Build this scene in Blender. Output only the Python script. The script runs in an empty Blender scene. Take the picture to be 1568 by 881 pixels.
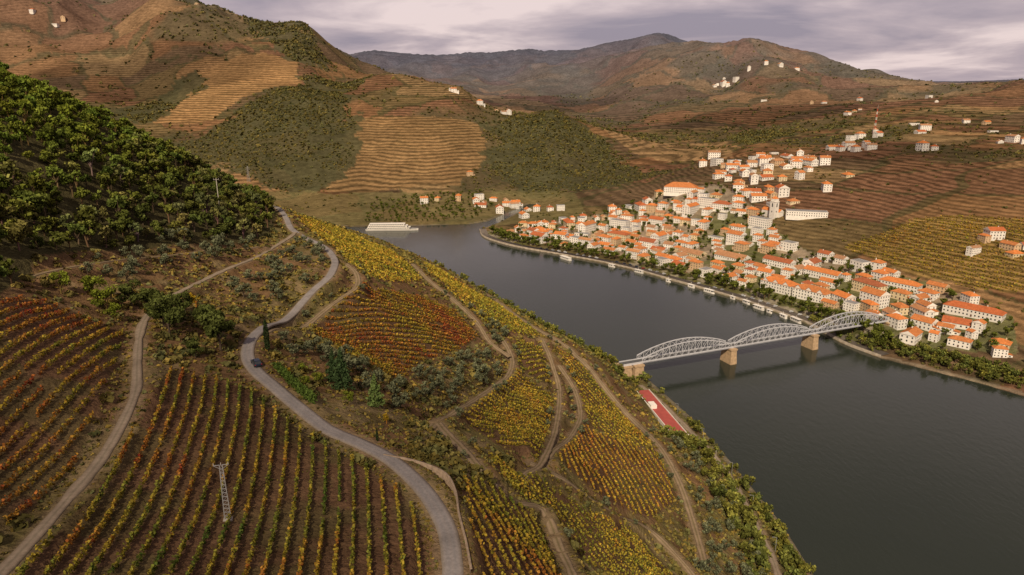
import bpy, numpy as np, math, random
from mathutils import Vector, Matrix
rng=np.random.default_rng(7); random.seed(5)
rad=math.radians
# ------------------------------------------------------------------ terrain survey points (x,y,z metres)
CP=np.array([
(-9.5,89,128),(-18,114,128),(-40,134,130),(-64,159,132),(-74.5,191,133),(-77,282,125),(-99,344,124),(-155,462,124),(-140,414,127),
(-15,117,128),(-11,108,127.8),(-20,121,128),
(-131,602,75),(-92,652,45),(-56,669,22),(-15,337,75),(-73,236,118),(22,315,55),(66,286,35),(75,245,28),(114,292,8),(18,164,74),
(-6,131,115),(-1,152,105),(15,208,80),(-24.5,188,105),(-35,185,115),(-11.4,250,85),(23,176,70),(50,206,45),
(84,420,6.5),(92,420,5),(86,358,7.5),(103,360,5),(90,390,6),
(-314,437,203),(-181,266,175),(-158,259,152),(-144,277,143),(-136,387,128),(-179,388,150),(-234,429,173),(-173,468,125),(-204,474,141),
(-113,143,150),(-126.5,185,146),(-90,126,142),(-87,104,140),(-68,77,138),(-90,149,138),(-102,177,138),(-46.6,97,132),(-31,100,130),
(-115,239,134),(-116,317,127),(-128,288,135),(0,0,120),(-100,0,150),(-200,0,190),(60,0,55),(0,50,122),(60,100,55),(60,150,52),(60,-100,60),(-60,-100,140),(-200,100,190),(-250,200,198),(-350,300,230),
(40,400,48),(0,450,52),(-50,500,68),(-60,580,45),(-20,520,45),(60,400,32),(90,330,20),
(-250,600,90),(-350,700,60),(-500,800,50),(-420,500,165),(-700,500,180),(-600,300,250),(-1000,200,300),
(-427,1336,12),(-343,1260,14),(-196,1245,6),(-111,1390,35),(-732,2600,405),(-386,2300,270),(-155,2000,200),(116,1900,150),(246,1800,96),(-245,1600,115),
(-308,1450,42),(-6,1500,51),(99,1600,85),(-769,1700,109),(-527,1450,56),(-1175,2200,239),(-1604,2600,400),(-1423,3000,640),(-1123,2900,470),(-2088,3000,660),(-1642,2300,281),
(-1058,1800,152),(-737,2100,238),(-528,1700,140),(-519,2150,238),(-1000,1300,40),(-1500,1500,120),(-2200,1800,260),(-2600,800,300),(-600,1150,8),(-900,1050,15),
(-1500,3800,480),(-800,3600,330),(-300,3000,150),(100,2800,90),(-700,4600,250),(-2500,4500,620),(-1500,5500,400),
(-1357,7000,556),(-914,7000,518),(-406,7000,536),(100,7000,568),(546,7000,550),(793,6000,557),(1227,6000,629),(1444,6000,557),
(-3000,7000,560),(-150,4800,240),(428,4000,166),(1321,4000,444),(1069,4000,391),(1687,4000,375),(2049,4000,298),(2302,4000,236),
(5018,7000,296),(4582,7000,277),(4198,7000,264),(3300,6200,250),(433,2800,75),(678,3400,171),(1015,3500,232),(783,2300,98),(474,1900,63),(1076,2800,151),(1428,3000,200),(1055,2200,122),
(656,1500,92),(808,1400,112),(1134,1700,124),(1309,1800,136),(849,1150,107),(432,1250,87),(269,1100,49),(470,950,60),(380,880,41),(180,1130,22),(72,1139,10),
(420,850,45),(543,850,75),(397,712,25),(468,687,45),(545,715,60),(461,589,25),(389,537,12),(383,623,15),(345,753,15),(278,904,13),(212,1011,12),(311,1027,49),(300,545,10),
(640,620,110),(700,900,110),(800,500,150),(1500,1200,200),(1800,2500,220),(3000,3000,260),(2600,5200,180),(3500,4500,250),(150,1500,40),(250,1450,45),
(-2000,12000,450),(0,12000,450),(2500,12000,400),(6000,12000,350),(9000,9000,330),(-7000,9000,500),(-6000,4000,500),(6000,4000,350),(5000,1000,300),(2000,8500,420),
(150,950,6),(100,1050,6),(20,1100,5),(20,960,4),(250,720,8),(500,380,8),(560,420,30),
],float)
near=[(128,-400),(122,-200),(112,-60),(122,60),(126,150),(128,248),(128,285),(120,350),(112,399),(97,455),(61,520),(12,610),(-50,700),(-130,800),(-230,880),(-350,930),(-500,960),(-800,950),(-1200,900),(-1800,850)]
far=[(-1800,1000),(-1200,1030),(-800,1060),(-500,1050),(-350,1040),(-236,1037),(-150,1048),(-66,1059),(-40,1085),(0,1190),(30,1260),(50,1260),(18,1180),(-20,1070),(-48,1010),(-41,963),(-20,925),(14,887),(71,841),(129,788),(188,710),(227,655),(250,613),(266,577),(274,531),(289,498),(312,475),(335,451),(351,429),(400,380),(470,330),(600,270),(900,200),(1500,120),(1500,-400)]
RP=np.array(near+far,float)
for a,b in near[4:16]: CP=np.vstack([CP,[a,b,1.5]])
for a,b in far[2:31]: CP=np.vstack([CP,[a,b,1.5]])
def warp(x,y):
    r=np.hypot(x,y)+1e-6; s=np.arcsinh(r/150)/r
    return x*s,y*s
cu,cv=warp(CP[:,0],CP[:,1]); c2=0.04**2
K_=np.sqrt((cu[:,None]-cu)**2+(cv[:,None]-cv)**2+c2)
NC=len(CP); A_=np.zeros((NC+1,NC+1)); A_[:NC,:NC]=-K_+np.eye(NC)*0.004; A_[:NC,NC]=1; A_[NC,:NC]=1
W_=np.linalg.solve(A_,np.append(CP[:,2],0))
def rbf(x,y):
    out=np.empty(len(x))
    for i in range(0,len(x),20000):
        u,v=warp(x[i:i+20000],y[i:i+20000])
        out[i:i+20000]=-(np.sqrt((u[:,None]-cu)**2+(v[:,None]-cv)**2+c2))@W_[:NC]+W_[NC]
    return out
def hsh(i,j,s):
    v=np.sin(i*127.1+j*311.7+s*74.7)*43758.5453; return v-np.floor(v)
def vn(x,y,s=0):
    i=np.floor(x);j=np.floor(y);f=x-i;g=y-j;f=f*f*(3-2*f);g=g*g*(3-2*g)
    return (hsh(i,j,s)*(1-f)+hsh(i+1,j,s)*f)*(1-g)+(hsh(i,j+1,s)*(1-f)+hsh(i+1,j+1,s)*f)*g
def fbm(x,y,o=4,s=0):
    r=0;a=.5
    for k in range(o): r=r+a*vn(x,y,s+k);x=x*2.03+7;y=y*2.03+3;a*=.5
    return r/(1-.5**o)
def inpoly(x,y,P):
    P=np.asarray(P,float);r=np.zeros(len(x),bool)
    m=(x>P[:,0].min())&(x<P[:,0].max())&(y>P[:,1].min())&(y<P[:,1].max())
    xs=x[m];ys=y[m];c=np.zeros(len(xs),bool);q=np.roll(P,1,0)
    for (x1,y1),(x2,y2) in zip(P,q):
        if y1==y2: continue
        c^=((y1>ys)!=(y2>ys))&(xs<(x2-x1)*(ys-y1)/(y2-y1)+x1)
    r[m]=c;return r
def pdist(x,y,L,closed=False,z=None):
    L=np.asarray(L,float)
    if closed: L=np.vstack([L,L[:1]])
    d=np.full(len(x),1e18);zz=np.zeros(len(x))
    for k in range(len(L)-1):
        a=L[k];v=L[k+1]-a;t=np.clip(((x-a[0])*v[0]+(y-a[1])*v[1])/(v@v+1e-9),0,1)
        q=(x-a[0]-t*v[0])**2+(y-a[1]-t*v[1])**2
        m=q<d;d[m]=q[m]
        if z is not None: zz[m]=z[k]+t[m]*(z[k+1]-z[k])
    return (np.sqrt(d),zz) if z is not None else np.sqrt(d)
def sm(a,b,x): t=np.clip((x-a)/(b-a),0,1);return t*t*(3-2*t)
def H0(x,y):
    x=np.atleast_1d(np.asarray(x,float));y=np.atleast_1d(np.asarray(y,float))
    z=rbf(x,y); r=np.hypot(x,y)
    rid=1-np.abs(2*fbm(x/520,y/520,4,3)-1)*2
    amp=sm(1250,2200,r)*np.clip(z-30,0,400)*0.22
    z=z+amp*(rid-.55)
    z=z+sm(60,200,r)*(fbm(x/25,y/25,3,11)-.5)*3*sm(5,40,z)
    d=pdist(x,y,RP,True);ins=inpoly(x,y,RP)
    zo=1.2+(np.maximum(z,2.5)-1.2)*sm(0,22,d)
    return np.where(ins,-4*sm(0,6,d)+1.2*(1-sm(0,6,d)),zo)
# ------------------------------------------------------------------ roads
def catmull(P,step):
    P=np.asarray(P,float);Q=np.vstack([2*P[0]-P[1],P,2*P[-1]-P[-2]]);out=[]
    for i in range(1,len(Q)-2):
        n=max(2,int(np.linalg.norm(Q[i+1]-Q[i])/step))
        for t in np.arange(n)/n:
            out.append(.5*((2*Q[i])+(-Q[i-1]+Q[i+1])*t+(2*Q[i-1]-5*Q[i]+4*Q[i+1]-Q[i+2])*t*t+(-Q[i-1]+3*Q[i]-3*Q[i+1]+Q[i+2])*t**3))
    out.append(Q[-2]);return np.array(out)
ROADS=[ # name,kind,halfwidth,pts
('road','p',1.75,[(-8.5,60),(-9.1,87),(-9.6,92.9),(-10.8,99.5),(-13,105.4),(-17.1,113.2),(-24.3,122.7),(-32.1,128.8),(-40.2,133.9),(-49.2,142.8),(-57.4,151.8),(-64.6,159.7),(-69.9,168.4),(-73.2,179.8),(-75.4,196.6),(-79,220),(-80.5,241),(-79.7,261.2),(-77.6,281.9),(-82.8,310.2),(-91.1,332.7),(-100,345.5),(-112.9,359.6),(-123.9,377.4),(-136,406.4),(-150.4,438.3),(-170,480)]),
('lane','q',1.15,[(-118,366),(-116.5,352),(-115.9,335),(-115.4,314.7),(-113.5,285.4),(-114.3,257.4),(-112.7,229.2),(-107.9,201.7),(-104.3,183.9),(-97.4,167.6),(-88,149),(-81,135),(-76.5,121),(-73.5,109),(-72,99),(-70.5,90),(-69,81),(-67,68)]),
('dirt_track','d',.9,[(-135,185),(-135,216),(-135,243),(-130,267),(-125,294),(-120,318)]),
('dirt_track','d',1.2,[(-73,190),(-73,215),(-73,240),(-69,265),(-67,284),(-72,304),(-80,318)]),
('dirt_track','d',1.2,[(-66,440),(-60,423),(-50,402),(-32,381),(-20,362),(-12,340),(-1,327)]),
('dirt_track','d',1.3,[(-24,180),(-22,192),(-18,212),(-10,252),(-3,290),(0,318),(-1,335),(-6,355)]),
('dirt_track','d',1.2,[(18,385),(22,349),(24,319),(19,263),(11,204),(3,182)]),
('dirt_track','d',1.2,[(26,352),(33,327),(32,292),(22,246),(12,206)]),
('dirt_track','d',1.3,[(-52,621),(-25,540),(7,434),(38,382),(54,359),(67,335),(73,307),(76,274),(75,245),(72,215)]),
('dirt_track','d',1.2,[(-22,185),(-16,170),(-9,155),(-1,148),(8,153),(12,140),(14,123),(15,105)]),
('riverside_road','q',1.7,[(90,440),(97,420),(104,393),(111,362),(115,338),(116,312),(114,282),(112,252),(108,229),(104,190),(100,120)]),
('dirt_track','d',1.1,[(6,199),(18,199),(33,205),(50,218),(62,205),(68,180)]),
]
RD=[]
for nm,kd,w,P in ROADS:
    C=catmull(P,2.5);z=H0(C[:,0],C[:,1]);k=11;zp=np.pad(z,k//2,mode='edge');z=np.convolve(zp,np.ones(k)/k,'valid')
    RD.append((nm,kd,w,C,z))
def bench(x,y,z):
    m=(np.hypot(x,y)<760)&(x<150)
    idx=np.where(m)[0];xs=x[idx];ys=y[idx];zs=z[idx].copy()
    for nm,kd,w,C,zc in RD:
        b=(xs>C[:,0].min()-12)&(xs<C[:,0].max()+12)&(ys>C[:,1].min()-12)&(ys<C[:,1].max()+12)
        j=np.where(b)[0]
        d,zz=pdist(xs[j],ys[j],C[::2] if len(C)%2 else np.vstack([C[::2],C[-1:]]),z=(zc[::2] if len(C)%2 else np.append(zc[::2],zc[-1])))
        t=sm(w+1.3,w+5,d);zs[j]=zz*(1-t)+zs[j]*t
    z=z.copy();z[idx]=zs;return z
# ------------------------------------------------------------------ polar terrain grid
NA,NR=1100,1000;A0,A1=rad(-56),rad(56);L0,L1=math.log(30),math.log(14000)
az=np.linspace(A0,A1,NA);lr=np.linspace(L0,L1,NR)
R,AZ=np.meshgrid(np.exp(lr),az,indexing='ij');X=(R*np.sin(AZ)).ravel();Y=(R*np.cos(AZ)).ravel()
Z=bench(X,Y,H0(X,Y));ZG=Z.reshape(NR,NA)
def H(x,y):
    x=np.atleast_1d(np.asarray(x,float));y=np.atleast_1d(np.asarray(y,float))
    u=np.clip((np.log(np.hypot(x,y)+1e-6)-L0)/(L1-L0)*(NR-1),0,NR-1.001);v=np.clip((np.arctan2(x,y)-A0)/(A1-A0)*(NA-1),0,NA-1.001)
    i=u.astype(int);j=v.astype(int);f=u-i;g=v-j
    return (ZG[i,j]*(1-f)+ZG[i+1,j]*f)*(1-g)+(ZG[i,j+1]*(1-f)+ZG[i+1,j+1]*f)*g
def h1(x,y): return float(H(x,y)[0])
# ------------------------------------------------------------------ land-use polygons
V=dict(
V1=[(-82,151),(-61,147),(-50,136),(-39,126.5),(-29,119),(-21,112),(-16,103),(-13,88),(-12,70),(-66,66),(-66,80),(-68,92),(-69.5,104),(-73,121),(-78,138)],
V0=[(-125,146),(-122,171),(-103,171),(-92,148),(-82,122),(-77,108),(-75,91),(-74,72),(-120,80)],
V2=[(-71,226),(-65,285),(-47,345),(-31,362),(-18,335),(-24,282),(-35,240),(-36,205),(-50,200)],
V3=[(-137,424),(-119,464),(-85,468),(-62,418),(-53,385),(-62,330),(-70,305),(-82,328),(-102,362)],
V4=[(-68,514),(-39,472),(-6,462),(15,409),(16,388),(-9,367),(-30,388),(-56,440)],
V5=[(2,365),(17,372),(21,323),(3,318)],
V6=[(-16,202),(3,312),(21,310),(17,268),(9,206),(-5,195)],
V7=[(26,380),(44,369),(63,340),(70,300),(50,281),(36,291),(35,328)],
V8=[(33,280),(71,296),(70,256),(54,229),(34,214),(15,205),(24,246)],
V9=[(-12,134),(-4,143),(3,145),(9,140),(11,128),(11,111),(-3,85),(-6,96),(-9,115)],
V10=[(-8,178),(5,184),(25,192),(46,210),(56,197),(32,162),(18,164),(12,168),(0,155)])
LF=[(-148,430),(-126,351),(-127,314),(-138,267),(-142,239),(-142,199),(-126,160),(-128,140),(-200,110),(-430,200),(-460,560),(-230,500),(-180,470)]
FO=[[(-732,1614),(-683,1830),(-588,2044),(-488,2011),(-376,1691),(-340,1480),(-379,1303),(-461,1324),(-642,1450),(-804,1606)],
[(-86,1719),(30,1850),(113,1880),(222,1760),(255,1535),(309,1300),(188,1275),(20,1336),(-61,1450),(-37,1600)],
[(-1098,2973),(-780,2700),(-684,2505),(-560,2330),(-646,2200),(-776,2364),(-900,2500)],
[(-1041,1799),(-922,2106),(-854,2007),(-896,1705)],[(625,2028),(768,2083),(723,1778),(541,1591)],
[(-2500,6400),(900,6400),(900,7600),(-2500,7600)],[(1050,5700),(1500,5700),(1500,6300),(1050,6300)],[(-620,2050),(-560,2200),(-420,2180),(-460,1960)],
[(-1100,2900),(-1350,3100),(-1500,3000),(-1300,2850)]]
T1=[(-930,2057),(-800,2304),(-686,2263),(-602,2029),(-715,1874),(-751,1739),(-887,1719)]
T2=[(-389,1714),(-86,1719),(-49,1541),(-105,1340),(-350,1287),(-382,1537)]
T3=[(211,1949),(599,1902),(417,1314),(329,1450)]
T4=[(380,770),(477,800),(600,711),(560,548),(425,610),(400,700)]
TOWN=[(-15,960),(20,928),(80,880),(140,828),(200,750),(240,690),(272,635),(286,580),(300,535),(330,505),(385,485),(425,550),(405,640),(370,720),(345,790),(335,880),(345,960),(330,1080),(240,1125),(150,1090),(80,1050),(20,1020)]
# ------------------------------------------------------------------ terrain colours
def C3(*c): return np.array(c,float)
def paint(X,Y,Z):
    N=len(X);r=np.hypot(X,Y);col=np.zeros((N,4))
    def mix(c,m):
        m=np.asarray(m,float)[:,None] if np.ndim(m) else m
        col[:,:3]=col[:,:3]*(1-m)+np.asarray(c)*m
    n1=fbm(X/60,Y/60,4,20);n2=fbm(X/9,Y/9,3,30);n3=fbm(X/350,Y/350,4,40)
    col[:,:3]=C3(.16,.095,.047)
    mix(C3(.115,.105,.037),sm(.45,.62,n2*.5+n1*.5)*.75)
    mix(C3(.23,.16,.085),sm(.55,.7,n2)*.6)
    # far plots : warped cells
    wx=X+ (fbm(X/160,Y/160,3,50)-.5)*180;wy=Y+(fbm(X/160,Y/160,3,60)-.5)*180
    s=np.where(r>2500,230.,120.);a=(wx*.8+wy*.6)/s;b=(wy*.8-wx*.6)/(s*1.5)
    ci=hsh(np.floor(a),np.floor(b),9)
    pal=np.array([(.175,.095,.048),(.225,.135,.065),(.15,.082,.046),(.135,.095,.045),(.19,.108,.052),(.115,.076,.044),(.16,.086,.05),(.21,.14,.07)])
    pc=pal[(ci*8).astype(int)%8]
    fm=sm(850,1100,r)+((r>400)&(X>200))*1.0;fm=np.clip(fm,0,1)[:,None]
    col[:,:3]=col[:,:3]*(1-fm)+pc*fm
    ter=np.where(fm[:,0]>.5,.55+.4*hsh(np.floor(a),np.floor(b),17),0)
    edge=np.minimum(np.abs(a-np.round(a)),np.abs(b-np.round(b)))
    mix(C3(.065,.062,.028),(edge<.04)*fm[:,0]*.7)
    gul=sm(.54,.64,n3)*fm[:,0]*(r>1250);mix(C3(.075,.068,.034),gul*.75);ter=ter*(1-gul)
    for P,c in ((T1,(.28,.165,.075)),(T2,(.225,.14,.065)),(T3,(.25,.16,.08)),(T4,(.22,.145,.05))):
        m=inpoly(X+(n1-.5)*30,Y+(n2-.5)*20,P)
        mix(C3(*c),m*.85);ter=np.where(m,.9,ter)
    for P in FO:
        wxx=X+(n1-.5)*110;wyy=Y+(n2-.5)*80
        m=inpoly(wxx,wyy,P);mix(C3(.07,.066,.032),m*.9);ter=np.where(m,0,ter)
    right=(r>400)&(r<1400)&(X>200);ter=np.where(right,-np.maximum(ter,.55),ter)
    vf=(Y>1040)&(Y<1330)&(X<120)&(Z<16);mix(C3(.14,.12,.05),vf*.7);ter=np.where(vf,0,ter)
    tn=inpoly(X,Y,TOWN);mix(C3(.30,.24,.17),tn*.75);mix(C3(.10,.11,.035),tn*sm(.42,.55,n1)*.8);ter=np.where(tn,0,ter)
    haze_tint=sm(1900,6500,r);mix(C3(.14,.14,.18),haze_tint*.65);haze_tint2=sm(4600,6000,r);mix(C3(.075,.08,.112),haze_tint2*.75);ter=ter*(1-haze_tint2)  # aerial haze painted into the ground colour, bluer with distance
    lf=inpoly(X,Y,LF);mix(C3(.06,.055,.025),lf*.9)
    for k,P in V.items():
        m=inpoly(X,Y,P);mix(C3(.115,.064,.037),m*.85);mix(C3(.085,.08,.03),m*sm(.5,.65,n2)*.45)
    d=pdist(X,Y,RP,True);ins=inpoly(X,Y,RP)
    ns=(X<140)&(Y<1000)&(d<30)&(r<900);mix(C3(.08,.078,.03),ns*.6)
    wf=(X>-60)&(Y>480)&(Y<1010)&(d<32)&(r>600)&(r<1050)&(~ns);wf&=pdist(X,Y,far[15:26])<32
    mix(C3(.095,.105,.035),wf*.75);mix(C3(.32,.27,.2),wf*sm(.52,.6,n2)*.8);ter=np.where(wf,0,ter)
    mix(C3(.17,.14,.10),(d<2.5)*.7)
    mk=(np.hypot(X,Y)<760)&(X<150);idx=np.where(mk)[0]
    rm=np.zeros(len(idx))
    for nm,kd,w,C,zc in RD:
        dd=pdist(X[idx],Y[idx],C[::2]);rm=np.maximum(rm,1-sm(w+.1,w+1.4,dd+ (n2[idx]-.5)*2.5))
    rmf=np.zeros(N);rmf[idx]=rm;mix(C3(.21,.15,.09),rmf*.75)
    col[:,3]=ter
    return col
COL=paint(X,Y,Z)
# ------------------------------------------------------------------ mesh helpers
def mesh_np(name,Vt,F,mat,col=None,smooth=False,link=True):
    me=bpy.data.meshes.new(name);Vt=np.asarray(Vt,np.float32);F=np.asarray(F,np.int32);k=F.shape[1]
    me.vertices.add(len(Vt));me.vertices.foreach_set('co',Vt.ravel());me.loops.add(F.size);me.loops.foreach_set('vertex_index',F.ravel())
    me.polygons.add(len(F));me.polygons.foreach_set('loop_start',np.arange(0,F.size,k,dtype=np.int32));me.update(calc_edges=True)
    if col is not None:
        col=np.asarray(col,np.float32)
        if col.shape[1]==3: col=np.hstack([col,np.ones((len(col),1),np.float32)])
        at=me.attributes.new('Col','FLOAT_COLOR','POINT');at.data.foreach_set('color',col.ravel())
    if smooth: me.polygons.foreach_set('use_smooth',np.ones(len(F),bool))
    me.materials.append(mat)
    if not link: return me
    o=bpy.data.objects.new(name,me);bpy.context.collection.objects.link(o);return o
def link(name,me,loc=(0,0,0),rot=0,sc=1):
    o=bpy.data.objects.new(name,me);o.location=loc;o.rotation_euler=(0,0,rot);o.scale=(sc,)*3 if np.ndim(sc)==0 else sc;bpy.context.collection.objects.link(o);return o
class NT:
    def __init__(s,name,diffuse=False):
        s.m=bpy.data.materials.new(name);s.m.use_nodes=True;s.t=s.m.node_tree;s.b=s.t.nodes['Principled BSDF'];s.out=s.t.nodes['Material Output']
        if diffuse:
            s.t.nodes.remove(s.b);s.b=s.t.nodes.new('ShaderNodeBsdfDiffuse');s.t.links.new(s.b.outputs[0],s.out.inputs[0])
    def n(s,t,**k):
        x=s.t.nodes.new(t)
        for a,b in k.items(): setattr(x,a,b)
        return x
    def l(s,a,b): s.t.links.new(a,b)
    def math(s,op,a,b=None,c=None):
        x=s.t.nodes.new('ShaderNodeMath');x.operation=op
        for i,v in enumerate((a,b,c)):
            if v is None: continue
            if isinstance(v,(int,float)): x.inputs[i].default_value=v
            else: s.l(v,x.inputs[i])
        return x.outputs[0]
    def mixc(s,f,a,b,bt='MIX'):
        x=s.t.nodes.new('ShaderNodeMix');x.data_type='RGBA';x.blend_type=bt
        for i,v in ((0,f),(6,a),(7,b)):
            if isinstance(v,(int,float)): x.inputs[i].default_value=v
            elif isinstance(v,tuple): x.inputs[i].default_value=v
            else: s.l(v,x.inputs[i])
        return x.outputs[2]
def noise(N,scale,det=5,vec=None,rough=.6):
    t=N.n('ShaderNodeTexNoise');t.inputs['Scale'].default_value=scale;t.inputs['Detail'].default_value=det;t.inputs['Roughness'].default_value=rough
    if vec is not None: N.l(vec,t.inputs['Vector'])
    return t.outputs[0]
def simple(name,c,rough=.8,var=.25,scale=1.0,metal=0,spec=.3,rnd=0):
    N=NT(name);g=N.n('ShaderNodeTexCoord');t=noise(N,scale,3,g.outputs['Object'])
    r=N.n('ShaderNodeMapRange');r.inputs[1].default_value=.3;r.inputs[2].default_value=.7;r.inputs[3].default_value=1-var;r.inputs[4].default_value=1+var;N.l(t,r.inputs[0]);f=r.outputs[0]
    if rnd:
        oi=N.n('ShaderNodeObjectInfo');f=N.math('MULTIPLY',f,N.math('MULTIPLY_ADD',oi.outputs['Random'],rnd,1-rnd*.8))
    x=N.mixc(1.0,(*c,1),f,'MULTIPLY');N.l(x,N.b.inputs['Base Color']);N.b.inputs['Roughness'].default_value=rough;N.b.inputs['Metallic'].default_value=metal
    N.b.inputs['Specular IOR Level'].default_value=spec
    return N.m
# terrain material
N=NT('ground_soil',True);at=N.n('ShaderNodeAttribute',attribute_name='Col');geo=N.n('ShaderNodeNewGeometry')
pos=geo.outputs['Position']
a=noise(N,1.1,5,pos,.72);b=noise(N,.08,6,pos,.68);c_=noise(N,.012,4,pos,.6)
va=N.math('MULTIPLY_ADD',a,1.5,.25);vb=N.math('MULTIPLY_ADD',b,1.9,.05);vc=N.math('MULTIPLY_ADD',c_,1.1,.45)
v=N.math('MULTIPLY',N.math('MULTIPLY',va,vb),vc)
sp=N.n('ShaderNodeSeparateXYZ');N.l(pos,sp.inputs[0])
wob=N.math('MULTIPLY',c_,2.2)
def lines(per):
    q=N.math('FRACT',N.math('ADD',N.math('DIVIDE',sp.outputs[2],per),wob))
    return N.math('ABSOLUTE',N.math('SUBTRACT',q,.5))
lf_=lines(5.5);ln_=lines(2.6)
def band(x):
    m=N.n('ShaderNodeMapRange');m.inputs[1].default_value=.12;m.inputs[2].default_value=.40;N.l(x,m.inputs[0]);return m.outputs[0]
tf=N.math('MULTIPLY',N.math('MAXIMUM',at.outputs['Alpha'],0.0),band(lf_));tn_=N.math('MULTIPLY',N.math('MAXIMUM',N.math('MULTIPLY',at.outputs['Alpha'],-1.0),0.0),band(ln_))
tl=N.math('ADD',tf,tn_)
base=N.mixc(1.0,at.outputs['Color'],v,'MULTIPLY')
dk=N.mixc(1.0,base,(.44,.46,.44,1),'MULTIPLY')
br=N.mixc(1.0,base,(1.28,1.25,1.2,1),'MULTIPLY')
has=N.math('MINIMUM',N.math('ABSOLUTE',at.outputs['Alpha']),1.0)
b2=N.mixc(has,base,br);colr=N.mixc(tl,b2,dk)
N.l(colr,N.b.inputs['Color'])
bp2=N.n('ShaderNodeBump');bp2.inputs['Strength'].default_value=.6;bp2.inputs['Distance'].default_value=6;N.l(b,bp2.inputs['Height']);N.l(bp2.outputs[0],N.b.inputs['Normal'])
M_ground=N.m
ii,jj=np.meshgrid(np.arange(NR-1),np.arange(NA-1),indexing='ij');q=(ii*NA+jj).ravel()
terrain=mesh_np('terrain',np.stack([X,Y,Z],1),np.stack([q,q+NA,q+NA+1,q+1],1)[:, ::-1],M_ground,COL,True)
# foliage material
N=NT('foliage',True);at=N.n('ShaderNodeAttribute',attribute_name='Col');N.l(at.outputs['Color'],N.b.inputs['Color'])
M_fol=N.m
# water
N=NT('river_water');geo=N.n('ShaderNodeNewGeometry');mp=N.n('ShaderNodeMapping');mp.inputs['Scale'].default_value=(1,.45,1);mp.inputs['Rotation'].default_value=(0,0,.5);N.l(geo.outputs['Position'],mp.inputs[0])
w1=noise(N,.35,4,mp.outputs[0],.6);w2=noise(N,.012,4,mp.outputs[0]);w3=noise(N,.006,3,geo.outputs['Position'])
cw=N.mixc(w3,(.017,.023,.017,1),(.032,.037,.026,1));N.l(cw,N.b.inputs['Base Color']);N.b.inputs['IOR'].default_value=1.33
rr_=N.math('MULTIPLY_ADD',w2,.24,.0);N.l(rr_,N.b.inputs['Roughness'])
bp=N.n('ShaderNodeBump');bp.inputs['Strength'].default_value=.4;bp.inputs['Distance'].default_value=.35;N.l(w1,bp.inputs['Height']);N.l(bp.outputs[0],N.b.inputs['Normal'])
mesh_np('river',[(-2500,-500,0),(2500,-500,0),(2500,1500,0),(-2500,1500,0)],[(0,1,2,3)],N.m)
# road ribbons
def N_vcol(name,scale):
    N=NT(name,True);at=N.n('ShaderNodeAttribute',attribute_name='Col');g=N.n('ShaderNodeNewGeometry');t=noise(N,scale,6,g.outputs['Position'],.7)
    t2=noise(N,.2,4,g.outputs['Position'])
    N.l(N.mixc(1.0,at.outputs['Color'],N.math('MULTIPLY',N.math('MULTIPLY_ADD',t,1.0,.5),N.math('MULTIPLY_ADD',t2,.9,.55)),'MULTIPLY'),N.b.inputs['Color'])
    return N.m
M_road=N_vcol('asphalt',2.0);M_dirt=N_vcol('packed_dirt',1.2)
for nm,kd,w,C,zc in RD:
    T=np.gradient(C,axis=0);T/=np.linalg.norm(T,axis=1)[:,None]+1e-9;Nn=np.stack([T[:,1],-T[:,0]],1);n=len(C)
    rr0=np.hypot(C[:,0],C[:,1]);lift=.06+rr0*.0007
    offs=[-1.0,-.96,-.6,-.3,0,.3,.6,.96,1.0];dz=[-.5,0,0.02,.03,.03,.03,.02,0,-.5]
    if kd=='p': cc=[(.13,.1,.07),(.23,.19,.15),(.25,.22,.205),(.225,.205,.195),(.25,.22,.205),(.225,.205,.195),(.25,.22,.205),(.23,.19,.15),(.13,.1,.07)]
    elif kd=='q': cc=[(.14,.11,.07),(.2,.155,.105),(.26,.20,.145),(.28,.22,.16),(.21,.17,.12),(.28,.22,.16),(.26,.20,.145),(.2,.155,.105),(.14,.11,.07)]
    else: cc=[(.12,.09,.055),(.17,.125,.075),(.26,.19,.12),(.25,.18,.11),(.15,.12,.06),(.25,.18,.11),(.26,.19,.12),(.17,.125,.075),(.12,.09,.055)]
    jit=1+ (0 if kd=='p' else 1)*(fbm(C[:,0]/4,C[:,1]/4,2,70)-.5)*.7
    Vv=[];Cc=[]
    for o_,d_,c_ in zip(offs,dz,cc):
        p=C+Nn*(w*o_*jit)[:,None];Vv.append(np.stack([p[:,0],p[:,1],zc+lift+d_],1));Cc.append(np.tile(c_,(n,1)))
    m_=len(offs);Vv=np.stack(Vv,1).reshape(-1,3);Cc=np.stack(Cc,1).reshape(-1,3)
    i2,j2=np.meshgrid(np.arange(n-1),np.arange(m_-1),indexing='ij');q=(i2*m_+j2).ravel()
    mesh_np(nm,Vv,np.stack([q,q+m_,q+m_+1,q+1],1)[:, ::-1],M_road if kd=='p' else M_dirt,Cc,True)
# ------------------------------------------------------------------ leaf quads
def quads(C,s,asp=.65):
    n=len(C);a=rng.normal(size=(n,3));a/=np.linalg.norm(a,axis=1)[:,None];b=np.cross(a,rng.normal(size=(n,3)));b/=np.linalg.norm(b,axis=1)[:,None]+1e-9
    s=np.broadcast_to(s,(n,))[:,None]*.5;a=a*s;b=b*s*asp
    return np.stack([C-a-b,C+a-b,C+a+b,C-a+b],1).reshape(-1,3),np.arange(n*4).reshape(-1,4)
def prism(p,q,r0,r1,k=6):
    p=np.array(p,float);q=np.array(q,float);d=q-p;d/=np.linalg.norm(d)+1e-9;u=np.cross(d,(0.3,.9,.1));u/=np.linalg.norm(u);v=np.cross(d,u)
    a=np.arange(k)/k*2*np.pi;ring=np.cos(a)[:,None]*u+np.sin(a)[:,None]*v
    Vv=np.vstack([p+ring*r0,q+ring*r1]);i=np.arange(k);return Vv,np.stack([i,(i+1)%k,(i+1)%k+k,i+k],1)
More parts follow.
